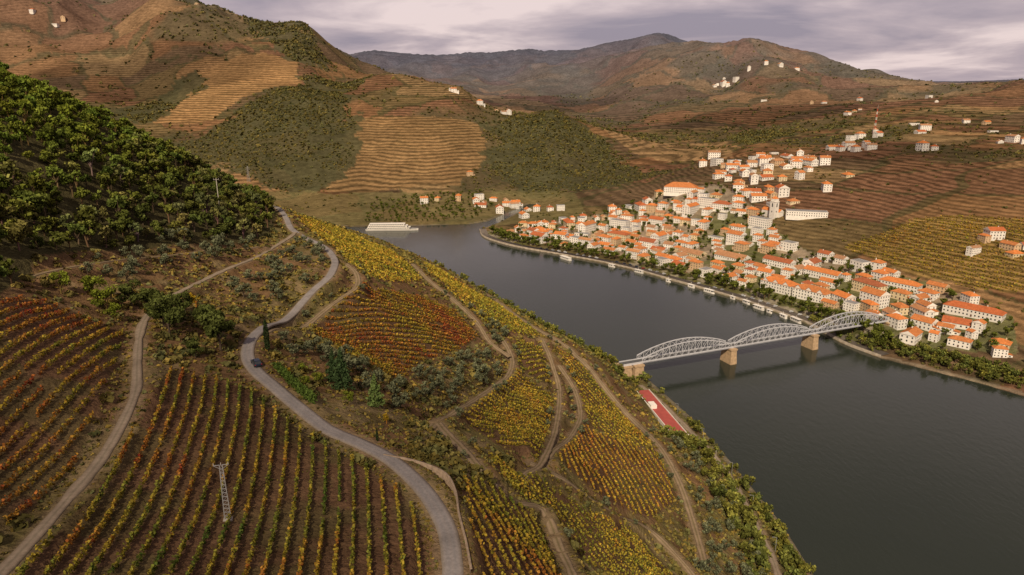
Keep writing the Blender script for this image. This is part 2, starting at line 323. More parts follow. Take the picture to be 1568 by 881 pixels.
def tree(kind,nl,leaf,seed):
    g=np.random.default_rng(seed);Vs=[];Fs=[];Cs=[];n0=0
    def add(Vv,F,c):
        nonlocal n0;Vs.append(Vv);Fs.append(F+n0);n0+=len(Vv);Cs.append(np.broadcast_to(c,(len(Vv),3)))
    bark=np.array((.09,.065,.045))
    if kind in('broad','olive','pine'):
        Ht,Rw,cz,Rz={'broad':(8,3.4,5.0,3.0),'olive':(4,2.1,2.5,1.5),'pine':(9,3.0,6.4,2.4)}[kind]
        add(*prism((0,0,-1),(g.normal()*.2,g.normal()*.2,cz*.7),Ht*.035,Ht*.022),bark)
        nlobe={'broad':11,'olive':8,'pine':9}[kind];L=[]
        for i in range(nlobe):
            th=g.uniform(0,6.28);rr=Rw*.68*math.sqrt(g.uniform(.05,1));zz=cz+g.uniform(-.75,.8)*Rz*(1-.35*rr/Rw);c=np.array((rr*math.cos(th),rr*math.sin(th),zz));L.append((c,g.uniform(.32,.52)*Rw*.8,g.uniform(.65,1.3)))
            if i<6: add(*prism((0,0,cz*.45),c,Ht*.015,Ht*.005,5),bark)
        base={'broad':(.085,.10,.025),'olive':(.13,.138,.075),'pine':(.08,.105,.025)}[kind]
        for c,rl,br in L:
            k=nl//nlobe;d=g.normal(size=(k,3));d/=np.linalg.norm(d,axis=1)[:,None];P=c+d*(rl*g.uniform(.55,1.12,k)**1)[:,None]*np.array((1,1,.8))
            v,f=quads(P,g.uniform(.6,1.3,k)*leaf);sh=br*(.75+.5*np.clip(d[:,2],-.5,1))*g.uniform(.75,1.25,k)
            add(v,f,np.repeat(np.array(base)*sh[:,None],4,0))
    else:
        Ht,Rw=(10,2.5) if kind=='conifer' else (9,.75)
        add(*prism((0,0,-1),(0,0,Ht*.9),.2,.04),bark)
        z=1-np.sqrt(g.uniform(0,1,nl)) if kind=='conifer' else g.uniform(0,1,nl)
        th=g.uniform(0,6.28,nl)
        if kind=='conifer': lay=.75+.35*np.sin(z*26+1.2*np.sin(th*3));rr=Rw*(1-z)**.9*lay*np.sqrt(g.uniform(.25,1,nl))*(1+.2*np.sin(th*5))
        else: rr=Rw*np.sin(np.clip(z*.93+.07,0,1)**.7*np.pi)**.6*g.uniform(.6,1.05,nl)
        P=np.stack([rr*np.cos(th),rr*np.sin(th),Ht*(.08+.92*z)],1);v,f=quads(P,g.uniform(.6,1.3,nl)*leaf)
        base=np.array((.05,.08,.03) if kind=='conifer' else (.03,.045,.016));sh=g.uniform(.6,1.4,nl)
        add(v,f,np.repeat(base*sh[:,None],4,0))
    return np.vstack(Vs),np.vstack(Fs),np.vstack(Cs)
def mass(name,T,P,sc,tint):
    n=len(P);w=rng.integers(0,len(T),n);rot=rng.uniform(0,6.28,n);Vs=[];Fs=[];Cs=[];n0=0
    for k,(Vt,Ft,Ct) in enumerate(T):
        i=np.where(w==k)[0]
        if len(i)==0: continue
        c=np.cos(rot[i])[:,None];s=np.sin(rot[i])[:,None];S=sc[i][:,None]
        x=(Vt[:,0]*c-Vt[:,1]*s)*S+P[i,0:1];y=(Vt[:,0]*s+Vt[:,1]*c)*S+P[i,1:2];z=Vt[:,2]*S*rng.uniform(.85,1.15,(len(i),1))+P[i,2:3]
        Vs.append(np.stack([x,y,z],2).reshape(-1,3));Cs.append((Ct[None]*tint[i][:,None,:]).reshape(-1,3))
        Fs.append((Ft[None]+(np.arange(len(i))*len(Vt))[:,None,None]).reshape(-1,4)+n0);n0+=len(i)*len(Vt)
    return mesh_np(name,np.vstack(Vs),np.vstack(Fs),M_fol,np.vstack(Cs))
def scatter(P,sp,jit=.45):
    P=np.asarray(P,float);x,y=np.meshgrid(np.arange(P[:,0].min(),P[:,0].max(),sp),np.arange(P[:,1].min(),P[:,1].max(),sp));x=x.ravel();y=y.ravel()
    x=x+rng.uniform(-jit,jit,len(x))*sp;y=y+rng.uniform(-jit,jit,len(y))*sp;m=inpoly(x,y,P);return x[m],y[m]
def roaddist(x,y):
    d=np.full(len(x),1e9)
    for nm,kd,w,C,zc in RD: d=np.minimum(d,pdist(x,y,C[::3])-w)
    return d
def tints(n,lo=.7,hi=1.35,warm=.3):
    b=rng.uniform(lo,hi,n);k=rng.uniform(0,warm,n);return np.stack([b*(1+k*1.3),b*(1+k*.5),b*(1-.2*k)],1)
def xyz(x,y,dz=0): return np.stack([x,y,H(x,y)+dz],1)
# left hillside wood
x,y=scatter(LF,6.6);dd=np.hypot(x,y);k=(roaddist(x,y)>3)&(dd<620);x,y=x[k],y[k];P=xyz(x,y,-.8)
T=[tree('broad',330,.8,1),tree('broad',330,.8,2),tree('pine',330,.8,3),tree('pine',330,.75,4),tree('broad',280,.85,5)]
tn=tints(len(x),.6,1.35,.35);up=sm(140,185,P[:,2])[:,None];tn=tn*(1+up*np.array((.35,.5,.0)));tn=np.where((rng.uniform(0,1,len(x))<.35*(1-up[:,0]))[:,None],tn*np.array((1.4,1.25,2.0)),tn)  # sunlit green painted into upper trees; some lower ones grey-green like olives
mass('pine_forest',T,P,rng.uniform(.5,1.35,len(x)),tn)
# far woodland + bushes
def bush(n,R,leaf,seed,flat=.8):
    g=np.random.default_rng(seed);d=g.normal(size=(n,3));d/=np.linalg.norm(d,axis=1)[:,None];d[:,2]=np.abs(d[:,2]);P=d*R*g.uniform(.4,1,n)[:,None]*np.array((1,1,flat));v,f=quads(P,g.uniform(.7,1.3,n)*leaf,.9)
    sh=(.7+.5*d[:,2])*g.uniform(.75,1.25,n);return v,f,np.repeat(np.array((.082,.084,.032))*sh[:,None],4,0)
FT=[bush(9,3.2,3.2,i,1.1) for i in range(6)]
xs=[];ys=[]
for i,P in enumerate(FO[:5]+FO[7:]):
    x,y=scatter(P,9.0);k=fbm(x/70,y/70,3,123)<.62;xs.append(x[k]);ys.append(y[k])
n=42000;rr=np.exp(rng.uniform(math.log(700),math.log(4200),n));aa=rng.uniform(rad(-42),rad(42),n);x=rr*np.sin(aa);y=rr*np.cos(aa)
n3=fbm(x/350,y/350,4,40);n1=fbm(x/60,y/60,3,77)
kk=(rng.uniform(0,1,n)<(.05+.65*sm(.53,.63,n3)*sm(1200,1400,rr)+.45*sm(.6,.7,n1)))&~inpoly(x,y,RP)&~inpoly(x,y,T1)&~inpoly(x,y,T2)&~inpoly(x,y,TOWN)&~((x<-100)&(rr<1000))
kk&=~((rr<1300)&(x>200)&(rng.uniform(0,1,n)<.5))&~(inpoly(x,y,T4)&(rng.uniform(0,1,n)<.85))
xs.append(x[kk]);ys.append(y[kk]);x=np.concatenate(xs);y=np.concatenate(ys);rr=np.hypot(x,y)
mass('distant_woodland',FT,xyz(x,y,-.5),rng.uniform(.35,1.2,len(x))*np.clip(rr/1600,.6,1.6),tints(len(x),.65,1.3,.5)*(1+sm(1900,5000,rr)[:,None]*np.array((.4,.5,1.6))))  # far clumps tinted paler and bluer, haze painted into leaf colour
# ------------------------------------------------------------------ vineyards
PALV=np.array([(.07,.105,.02),(.16,.16,.026),(.32,.23,.03),(.32,.13,.028),(.23,.036,.022)])
def vineyard(P,azd,sp,step,k,leaf,hgt,c0,spread,seed,dim=1.0):
    P=np.asarray(P,float);cx,cy=P.mean(0);a=rad(azd);dx,dy=math.sin(a),math.cos(a);R_=np.hypot(P[:,0]-cx,P[:,1]-cy).max()
    u,v=np.meshgrid(np.arange(-R_,R_,step),np.arange(-R_,R_,sp));u=u.ravel()+rng.uniform(-.3,.3,u.size)*step;v=v.ravel()
    bend=3.0*np.sin(u/R_*1.7+seed)
    x=cx+u*dx+(v+bend)*dy;y=cy+u*dy-(v+bend)*dx;m=inpoly(x,y,P)&(roaddist(x,y)>.6)
    gap=fbm(x/5,y/5,2,seed+5);m&=(gap>.2)&(rng.uniform(0,1,len(x))>.04);x=x[m];y=y[m];n=len(x);z=H(x,y)
    pt=fbm(x/16,y/16,3,seed)*.6+fbm(x/4,y/4,2,seed+9)*.4
    t=np.clip(c0+spread*(pt-.5)*2.6+rng.normal(0,.09,n),0,1)*4
    vc=np.stack([np.interp(t,range(5),PALV[:,j]) for j in range(3)],1)*dim  # dim scales each plot's palette; mid-slope plots painted brighter as if sunlit
    vig=rng.uniform(.75,1.15,n)
    lat=rng.normal(size=(n,k))*.13;al=rng.uniform(-.55,.55,(n,k))*step
    off=np.stack([lat*dy+al*dx,-lat*dx+al*dy,rng.uniform(.15,1,(n,k))*hgt*vig[:,None]],2)
    C=(np.stack([x,y,z],1)[:,None]+off).reshape(-1,3);Vq,Fq=quads(C,rng.uniform(.6,1.3,n*k)*leaf,.8)
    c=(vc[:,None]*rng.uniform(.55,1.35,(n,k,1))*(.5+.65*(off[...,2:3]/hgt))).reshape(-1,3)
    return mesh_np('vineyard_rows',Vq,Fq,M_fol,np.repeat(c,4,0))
vineyard(V['V1'],-17,2.5,.42,8,.36,1.5,.46,.7,1,1.05)
vineyard(V['V0'],-8,2.6,.5,7,.38,1.4,.54,.6,2,1.0)
vineyard(V['V2'],33,3.1,.45,5,.5,1.4,.62,.4,3,1.0)
vineyard(V['V3'],-38,3.5,.65,4,.7,1.5,.44,.2,4,1.2)
vineyard(V['V4'],-35,3.6,.7,4,.75,1.5,.42,.2,5,1.2)
vineyard(V['V5'],25,3.3,.6,4,.6,1.5,.42,.2,6,1.2)
vineyard(V['V6'],38,3.1,.5,5,.5,1.4,.46,.22,7,1.15)
vineyard(V['V7'],-30,3.3,.6,4,.6,1.4,.44,.2,8,1.2)
vineyard(V['V8'],-8,3.2,.5,5,.5,1.4,.56,.2,9,1.15)
vineyard(V['V9'],-15,2.5,.45,6,.4,1.4,.48,.4,10,1.0)
vineyard(V['V10'],-40,2.6,.5,6,.45,1.4,.38,.25,11,1.15)
vineyard(T4,-30,6,1.5,2,1.4,1.6,.48,.22,12,.9)
# ------------------------------------------------------------------ rough vegetation near
n=60000;rr=np.exp(rng.uniform(math.log(60),math.log(650),n));aa=rng.uniform(rad(-44),rad(40),n);x=rr*np.sin(aa);y=rr*np.cos(aa)
k=~inpoly(x,y,RP)&~inpoly(x,y,LF)&(x<135)&(roaddist(x,y)>.5)
inv=np.zeros(n,bool)
for P in V.values(): inv|=inpoly(x,y,P)
k&=(~inv)|(rng.uniform(0,1,n)<.12)
k&=(fbm(x/14,y/14,3,91)>.42)|(rng.uniform(0,1,n)<.3);sz=np.where(inv,.5,1.)[k];x,y=x[k],y[k];rr=rr[k]
TF=[bush(6,.5,.5,40+i,.9) for i in range(5)]
tn=tints(len(x),.8,2.0,.9);mass('grass_tufts',TF,xyz(x,y,-.05),sz*rng.uniform(.5,1.2,len(x))*np.clip(rr/160,.6,2.6),tn)
def scat(n,rl,rh,al,ah,fn,mind=2.5):
    rr=np.exp(rng.uniform(math.log(rl),math.log(rh),n));aa=rng.uniform(rad(al),rad(ah),n);x=rr*np.sin(aa);y=rr*np.cos(aa)
    k=~inpoly(x,y,RP)&(roaddist(x,y)>mind)&~inpoly(x,y,LF)
    for P in V.values(): k&=~inpoly(x,y,P)
    x,y=x[k],y[k];k=fn(x,y);return x[k],y[k]
SB=[bush(26,1.5,.8,60+i,.9) for i in range(6)]
x,y=scat(8000,90,700,-44,38,lambda x,y:(x<140)&(fbm(x/18,y/18,3,95)>.5));mass('shrubs',SB,xyz(x,y,-.2),rng.uniform(.5,1.4,len(x)),tints(len(x),.75,1.6,.6))
# riverside trees (dense belt near shore)
NS=np.array(near[4:15]);x,y=scat(30000,100,900,-25,45,lambda x,y:(x<145)&(pdist(x,y,NS)<34)&(pdist(x,y,NS)>1.5)&(rng.uniform(0,1,len(x))<.55),1.5)
k=~((np.abs(x-93)<16)&(y>350)&(y<428));x,y=x[k],y[k]
RT=[tree('broad',170,.95,20+i) for i in range(4)]+[bush(50,2.6,1.1,70,1.0)]
i=rng.permutation(len(x))[:1200];x,y=x[i],y[i];mass('riverside_trees',RT,xyz(x,y,-.8),rng.uniform(.35,1.15,len(x)),tints(len(x),.8,1.7,.45))
FS=np.array(far[23:33]);xx=[];yy=[]
for _ in range(5200):
    k=random.random()*(len(FS)-1);i=int(k);p=FS[i]+(FS[i+1]-FS[i])*(k-i);xx.append(p[0]+random.uniform(0,30));yy.append(p[1]+random.uniform(2,34))
xx=np.array(xx);yy=np.array(yy);k=~inpoly(xx,yy,RP)&(np.hypot(xx,yy)<760)&(pdist(xx,yy,FS)<26)&~((np.hypot(xx-330,yy-556)<16))&((yy<520)|(pdist(xx,yy,FS)<7));xx,yy=xx[k],yy[k];i=rng.permutation(len(xx))[:560]
mass('riverbank_thicket',RT,xyz(xx[i],yy[i],-.8),rng.uniform(.45,1.1,len(i)),tints(len(i),.9,1.7,.4))
# individual trees
def tm(name,kind,nl,leaf,seed,tint=(1,1,1)):
    v,f,c=tree(kind,nl,leaf,seed);return mesh_np(name,v,f,M_fol,c*np.array(tint),link=False)
OL=[tm('olive_tree','olive',420,.34,100+i,(1,1,1)) for i in range(4)]
BR=[tm('oak_tree','broad',1900,.42,110+i) for i in range(3)];CO=[tm('conifer_tree','conifer',1800,.45,120),tm('cedar_tree','conifer',1400,.5,121,(2.4,2.1,1.6))]
CY=tm('cypress_tree','cypress',900,.35,130);YE=tm('yellow_tree','broad',600,.45,131,(4.6,2.6,.7));LG=tm('lime_green_bush','broad',700,.5,132,(1.7,1.7,.8))
def put(name,me,x,y,s=1,dz=-.1): return link(name,me,(x,y,h1(x,y)+dz),random.uniform(0,6.28),s)
for x,y,s in [(-92.5,174,1.45),(-97,180,1.3),(-77,169,1.35),(-82,176,1.25),(-86,183,1.1),(-103,186,1.2),(-111,190,1.1),(-80,161,.7),(-98,195,.9)]: put('oak_tree',BR[random.randrange(3)],x,y,s)
for x,y,s in [(-114,183,1.0),(-120,188,1.0),(-126,183,.9),(-109,178,.7)]: put('lime_green_bush',LG,x,y,s)
put('conifer_tree',CO[0],-44,163,1.2);put('conifer_tree',CO[0],-47.5,168,.95);put('cedar_tree',CO[1],-35,160,.95);put('cypress_tree',CY,-66.5,174,1.0);put('cypress_tree',CY,-28.5,130,.35)
for x,y,s in [(-99,204,.65),(-57,160,.35),(-30,148,.35)]: put('yellow_tree',YE,x,y,s)
for x,y in [(-52,158),(-50,162),(-40,153),(-55,166)]: put('lime_green_bush',LG,x,y,random.uniform(.35,.5))
ol=[]
for P,sp in (([(-60,190),(-45,195),(-30,195),(-22,215),(-12,260),(-5,300),(-12,315),(-22,275),(-33,235),(-38,200),(-55,180)],6.5),([(-100,232),(-86,228),(-84,262),(-82,300),(-94,330),(-110,350),(-108,300),(-106,250)],9),([(-145,270),(-122,255),(-118,300),(-124,330),(-135,300)],7),([(-66,172),(-50,176),(-30,168),(-26,180),(-45,190),(-66,188)],7),([(-52,378),(-30,392),(-5,376),(2,338),(-8,345),(-22,372)],8),([(60,205),(76,230),(84,290),(76,340),(105,290),(98,220),(70,180)],8),([(-138,195),(-128,190),(-118,235),(-132,260)],9)):
    x,y=scatter(P,sp);ol+=list(zip(x,y))
for x,y in ol:
    if roaddist(np.array([x]),np.array([y]))[0]>1.2: put('olive_tree',OL[random.randrange(4)],x,y,random.uniform(.8,1.55))
for nm,kd,w,C,zc in RD[2:]:
    for i in range(2,len(C)-2,3):
        if random.random()<.5:
            t=C[i+1]-C[i-1];t/=np.linalg.norm(t);p=C[i]+np.array((t[1],-t[0]))*(w+2.2)*random.choice((-1,1))
            if roaddist(p[:1],p[1:])[0]>1.3: put('olive_tree',OL[random.randrange(4)],p[0],p[1],random.uniform(.5,1.1))
# hedge beside the road
hp=catmull([(-60.5,163),(-56,157),(-51.5,151),(-46,145)],.5);C=np.repeat(hp,60,0);C=np.stack([C[:,0]+rng.uniform(-.8,.8,len(C)),C[:,1]+rng.uniform(-.8,.8,len(C)),H(C[:,0],C[:,1])+rng.uniform(0,2,len(C))],1)
v,f=quads(C,.4,.8);mesh_np('hedge',v,f,M_fol,np.repeat(np.array((.08,.12,.024))*rng.uniform(.6,1.4,(len(C),1)),4,0))
# town trees
TT=[tm('town_tree','broad',260,.9,140+i,(1.3,1.25,.9)) for i in range(3)]
tp=[]
sh=catmull(far[15:26],9.0);Ts=np.gradient(sh,axis=0);Ts/=np.linalg.norm(Ts,axis=1)[:,None];Ns=np.stack([-Ts[:,1],Ts[:,0]],1)
for i in range(len(sh)):
    f=i/len(sh)
    for o,pb in ((13,.95 if f<.4 else .6),(19,.9 if f<.4 or f>.55 else .5)):
        if random.random()<pb: tp.append((sh[i,0]+Ns[i,0]*(o+random.uniform(-2,2)),sh[i,1]+Ns[i,1]*(o+random.uniform(-2,2)),random.uniform(.9,1.8)))
x,y=scatter(TOWN,13)
for a,b in zip(x,y):
    if random.random()<.85: tp.append((a,b,random.uniform(.5,1.3)))
x,y=scatter([(-230,1052),(-90,1062),(-60,1095),(-30,1200),(-60,1300),(-260,1250)],13)
for a,b in zip(x,y):
    if random.random()<.8: tp.append((a,b,random.uniform(.5,1.1)))
# ------------------------------------------------------------------ buildings
M_wall=simple('white_plaster',(.78,.73,.65),.85,.08,.3,rnd=.16);M_cream=simple('cream_plaster',(.66,.53,.33),.85,.1,.3,rnd=.2);M_pink=simple('ochre_plaster',(.6,.42,.25),.85,.1,.3,rnd=.2);M_glass=simple('window_glass',(.04,.045,.05),.2,.1);M_door=simple('door_wood',(.14,.07,.04),.6)
M_grey=simple('grey_roof',(.25,.24,.23),.8,.2,.5)
def roofmat(nm,c):
    N=NT(nm,True);g=N.n('ShaderNodeTexCoord');w=N.n('ShaderNodeTexWave');w.inputs['Scale'].default_value=3;N.l(g.outputs['Object'],w.inputs[0]);t=noise(N,.5,5,g.outputs['Object'],.7);oi=N.n('ShaderNodeObjectInfo')
    cc=N.mixc(oi.outputs['Random'],(*c,1),(c[0]*.72,c[1]*.85,c[2]*1.1,1))
    N.l(N.mixc(1.0,cc,N.math('MULTIPLY',N.math('MULTIPLY_ADD',t,1.4,.3),N.math('MULTIPLY_ADD',w.outputs[1],.25,.85)),'MULTIPLY'),N.b.inputs['Color']);return N.m
M_roofs=[roofmat('clay_tiles_orange',(.60,.20,.06)),roofmat('clay_tiles_red',(.45,.13,.05)),roofmat('clay_tiles_faded',(.46,.22,.10))]
class MB:
    def __init__(s): s.v=[];s.f=[];s.m=[]
    def quad(s,pts,m):
        n=len(s.v);s.v+=[tuple(p) for p in pts];s.f.append(tuple(range(n,n+len(pts))));s.m.append(m)
    def box(s,x0,x1,y0,y1,z0,z1,m,bottom=False):
        a=[(x0,y0),(x1,y0),(x1,y1),(x0,y1)]
        for i in range(4):
            p,q=a[i],a[(i+1)%4];s.quad([(*p,z0),(*q,z0),(*q,z1),(*p,z1)],m)
        s.quad([(*p,z1) for p in a],m)
        if bottom: s.quad([(*p,z0) for p in a[::-1]],m)
    def beam(s,p,q,w,h,m):
        p=Vector(p);q=Vector(q);d=(q-p).normalized();u=d.cross(Vector((0,0,1)))
        if u.length<1e-3: u=Vector((1,0,0))
        u.normalize();v=u.cross(d);c=[(-1,-1),(1,-1),(1,1),(-1,1)];A=[p+u*w/2*a+v*h/2*b for a,b in c];B=[q+u*w/2*a+v*h/2*b for a,b in c]
        for i in range(4): s.quad([A[i],A[(i+1)%4],B[(i+1)%4],B[i]],m)
        s.quad(A[::-1],m);s.quad(B,m)
    def mesh(s,name,mats):
        me=bpy.data.meshes.new(name);me.from_pydata([tuple(p) for p in s.v],[],s.f);me.update()
        for x in mats: me.materials.append(x)
        me.polygons.foreach_set('material_index',s.m);return me
def wins(B,w,d,z0,st,sth=3.0,step=2.8):
    for side in range(4):
        L=w if side%2==0 else d;n=max(1,int((L-1.5)/step))
        for k in range(n):
            c=-L/2+L*(k+.5)/n
            for s in range(st):
                zz=z0+s*sth+1.0;isd=(s==0 and side==0 and k==n//2);a,b=(.55,1.35) if not isd else (.6,2.1)
                if isd: zz=z0+.02
                for off,e,m in ((.03,.12,0 if not isd else 4),(.06,0,2 if not isd else 3)):
                    x0,x1=c-a-e,c+a+e;z1,z2=zz-(e if not isd else 0),zz+b+e
                    if side==0: P=[(x0,-d/2-off,z1),(x1,-d/2-off,z1),(x1,-d/2-off,z2),(x0,-d/2-off,z2)]
                    elif side==2: P=[(x1,d/2+off,z1),(x0,d/2+off,z1),(x0,d/2+off,z2),(x1,d/2+off,z2)]
                    elif side==1: P=[(w/2+off,x0,z1),(w/2+off,x1,z1),(w/2+off,x1,z2),(w/2+off,x0,z2)]
                    else: P=[(-w/2-off,x1,z1),(-w/2-off,x0,z1),(-w/2-off,x0,z2),(-w/2-off,x1,z2)]
                    B.quad(P,m)
def house_mesh(name,w,d,st,roof,rm,wm=None,gables=0,annex=False):
    B=MB();h=st*3.0+.3;B.box(-w/2,w/2,-d/2,d/2,-5,h,0);wins(B,w,d,0,st)
    o=.5;rise=min(w,d)*.29
    if roof=='flat':
        B.box(-w/2-.15,w/2+.15,-d/2-.15,d/2+.15,h+.01,h+.6,0);B.quad([(-w/2+.2,-d/2+.2,h+.62),(w/2-.2,-d/2+.2,h+.62),(w/2-.2,d/2-.2,h+.62),(-w/2+.2,d/2-.2,h+.62)],4)
    else:
        X0,X1,Y0,Y1=-w/2-o,w/2+o,-d/2-o,d/2+o;hh=h+.02;ins=(d/2+o) if roof=='hip' else 0
        r0=(X0+ins,0,hh+rise);r1=(X1-ins,0,hh+rise)
        if ins*2>=w+2*o: r0=(-.3,0,hh+rise);r1=(.3,0,hh+rise)
        e=[(X0,Y0,hh),(X1,Y0,hh),(X1,Y1,hh),(X0,Y1,hh)]
        B.quad([e[0],e[1],r1,r0],1);B.quad([e[2],e[3],r0,r1],1);B.quad([e[1],e[2],r1],1 if ins else 0);B.quad([e[3],e[0],r0],1 if ins else 0);B.quad(e[::-1],0)
        B.box(w*.2,w*.2+.7,.6,1.3,h,hh+rise+.7,0)
        for g in range(gables):
            cx=-w/2+w*(g+.5)/gables;gw=w/gables*.34;B.quad([(cx-gw,-d/2-.2,h-.2),(cx+gw,-d/2-.2,h-.2),(cx,-d/2-.2,h+gw*.9)],0)
            B.quad([(cx-gw-.3,-d/2-.6,h-.1),(cx,-d/2-.6,h+gw*.95),(cx,0,h+gw*.95)],1);B.quad([(cx,-d/2-.6,h+gw*.95),(cx+gw+.3,-d/2-.6,h-.1),(cx,0,h+gw*.95)],1)
    if annex:
        ax=w/2+.02;B.box(ax,ax+5,-d*.35,d*.3,-5,2.9,0);B.quad([(ax,-d*.35-.4,3.9),(ax,d*.3+.4,3.9),(ax+5.4,d*.3+.4,2.95),(ax+5.4,-d*.35-.4,2.95)][::-1],1)
        B.quad([(ax+1.5,-d*.35-.04,1),(ax+3.3,-d*.35-.04,1),(ax+3.3,-d*.35-.04,2.2),(ax+1.5,-d*.35-.04,2.2)],2)
    return B.mesh(name,[wm or M_wall,rm,M_glass,M_door,M_grey])
HM=[]
for i in range(30):
    w=random.uniform(9,19);d=random.uniform(8.5,12);st=random.choice([1,1,2,2,2,3]) if i%5 else 3;HM.append(house_mesh('white_house',w,d,st,random.choice(['gable','hip','gable']) if i%9 else 'flat',random.choice([M_roofs[0],M_roofs[0],M_roofs[0],M_roofs[1],M_roofs[2]]),{3:M_cream,6:M_pink}.get(i%10),annex=i%3==1))
shoreT=np.array(far[14:28],float)
def shore_ang(x,y):
    best=1e9;an=0
    for a,b in zip(shoreT[:-1],shoreT[1:]):
        v=b-a;t=np.clip(((x-a[0])*v[0]+(y-a[1])*v[1])/(v@v),0,1);d=np.hypot(x-a[0]-t*v[0],y-a[1]-t*v[1])
        if d<best: best=d;an=math.atan2(v[1],v[0])
    return best,an
placed=[]
def free(x,y,r): return all((x-a)**2+(y-b)**2>(r+c)**2 for a,b,c in placed)
def bld(name,me,x,y,ang,r,s=1,dz=0):
    placed.append((x,y,r));return link(name,me,(x,y,h1(x,y)+dz),ang,s)
A_sh=math.atan2(-.81,.586)
hotel=house_mesh('riverside_hotel',34,15,3,'hip',M_roofs[0],gables=3)
bld('riverside_hotel',hotel,272,668,A_sh,14);bld('riverside_hotel',hotel,293,638,A_sh,14)
long_=house_mesh('long_white_building',36,12,2,'hip',M_roofs[0]);bld('long_white_building',long_,378,640,A_sh+.05,16)
bld('long_white_building',house_mesh('long_white_building',44,13,2,'hip',M_roofs[1]),398,560,A_sh+.1,18)
bld('long_white_building',house_mesh('long_white_building',38,12,2,'gable',M_roofs[0]),330,700,A_sh,16)
bld('long_white_building',house_mesh('long_white_building',34,12,2,'gable',M_roofs[1]),300,745,A_sh,15)
bld('assembly_hall',house_mesh('assembly_hall',50,24,3,'hip',M_roofs[0]),268,1084,-.35,28)
bld('modern_white_building',house_mesh('modern_white_building',50,16,2,'flat',M_roofs[0]),385,885,-.3,24,dz=2)
bld('warehouse',house_mesh('warehouse',40,16,1,'gable',M_roofs[2]),262,790,A_sh,18);bld('warehouse',house_mesh('warehouse',34,14,1,'gable',M_roofs[2],M_cream),225,830,A_sh,16)
# church
B=MB();B.box(-4,4,-4,4,-4,22,0);B.box(-4.5,4.5,-4.5,4.5,22.01,22.6,0);B.box(-3.4,3.4,-3.4,3.4,22.61,26,0)
for i in range(4):
    a=i*math.pi/2;c,s=math.cos(a),math.sin(a);f=lambda x,y,z:(x*c-y*s,x*s+y*c,z)
    B.quad([f(-.9,-4.05,15),f(.9,-4.05,15),f(.9,-4.05,19.5),f(0,-4.05,20.6),f(-.9,-4.05,19.5)],2);B.quad([f(-.7,-4.05,8),f(.7,-4.05,8),f(.7,-4.05,10),f(-.7,-4.05,10)],2)
    B.quad([f(-3.6,-3.6,26.01),f(3.6,-3.6,26.01),f(0,0,29.5)],1)
B.beam((0,0,29),(0,0,31.5),.2,.2,4);B.box(4.01,12,-6,24,-4,8,0)
B.quad([(3.6,-6.4,8.05),(12.4,-6.4,8.05),(8,-6.4,11.4)],0);B.quad([(3.6,-6.4,8.05),(8,-6.4,11.4),(8,24.4,11.4),(3.6,24.4,8.05)],1);B.quad([(8,-6.4,11.4),(12.4,-6.4,8.05),(12.4,24.4,8.05),(8,24.4,11.4)],1)
bld('church',B.mesh('church',[M_wall,M_roofs[0],M_glass,M_door,M_grey]),350,905,.5,16)
# larger blocks spread through the town
BIG=[house_mesh('apartment_block',random.uniform(20,30),random.uniform(11,14),random.choice((3,3,4)),random.choice(('hip','gable','flat')),M_roofs[i%2],M_cream if i==3 else None) for i in range(6)]
bx,by=scatter(TOWN,30);kk=0
for j in rng.permutation(len(bx)):
    x,y=bx[j],by[j];ds,an=shore_ang(x,y)
    if ds>32 and kk<16 and free(x,y,11) and not(y<600 and ds<45): bld('apartment_block',BIG[kk%6],x,y,an+random.choice((0,0,math.pi/2)),12);kk+=1
ud=np.array((.586,-.81));vd=np.array((.81,.586));o0=np.array((-40,960.))
for u in np.arange(-60,640,16.5):
    for v in np.arange(-20,340,18):
        p=o0+ud*(u+random.uniform(-4,4))+vd*(v+random.uniform(-4,4))
        if not inpoly(p[:1],p[1:],TOWN)[0]: continue
        ds,an=shore_ang(*p)
        if ds<27 or random.random()<.2 or not free(p[0],p[1],7.3): continue
        if (p[1]<600 and ds<40): continue
        bld('white_house',HM[random.randrange(30)],p[0],p[1],an+random.choice((0,0,0,math.pi/2,math.pi))+random.uniform(-.15,.15),7.3,random.uniform(.72,1.1))
def cluster(cx,cy,sx,sy,n,s=1.0,ang=0):
    k=0
    while k<n:
        k+=1;x=random.gauss(cx,sx);y=random.gauss(cy,sy)
        if free(x,y,7*s) and not inpoly(np.array([x]),np.array([y]),RP)[0]: bld('white_house',HM[random.randrange(30)],x,y,ang+random.uniform(-.4,.4)+random.choice((0,math.pi/2)),7*s,s*random.uniform(.8,1.15))
cluster(350,1020,35,60,36,1.1);cluster(330,950,20,30,14);cluster(420,1170,50,55,34,1.15);cluster(500,1240,30,30,10,1.1);cluster(640,1310,25,25,8,1.1);cluster(735,1215,25,10,3,1.3);cluster(482,684,12,12,5,.85)
cluster(505,675,10,8,3,.85);cluster(-50,1235,50,18,20);cluster(20,1235,30,12,6);cluster(60,1160,30,30,8);cluster(-150,1930,14,10,3,1.2);cluster(-20,1935,30,10,4,1.1);cluster(110,1010,50,25,10);cluster(-91,1392,10,8,2)
cluster(1108,3598,60,40,7,1.7);cluster(1300,3500,60,30,3,1.6);cluster(1000,1600,70,40,5,1.1);cluster(1250,2300,150,100,5,1.2);cluster(-1710,2728,40,20,4,1.5);cluster(-1350,2850,60,40,4,1.5);cluster(900,1250,30,20,3,1.1);cluster(1150,2900,200,200,4,1.4);cluster(355,520,12,14,6,.8);cluster(800,1500,60,40,5,1.1);cluster(-450,3300,150,150,3,1.3);cluster(380,480,18,12,5,.8)
for x,y,s in tp:
    if free(x,y,-1.0 if s<.95 else .5): put('town_tree',TT[random.randrange(3)],x,y,s,-.3)
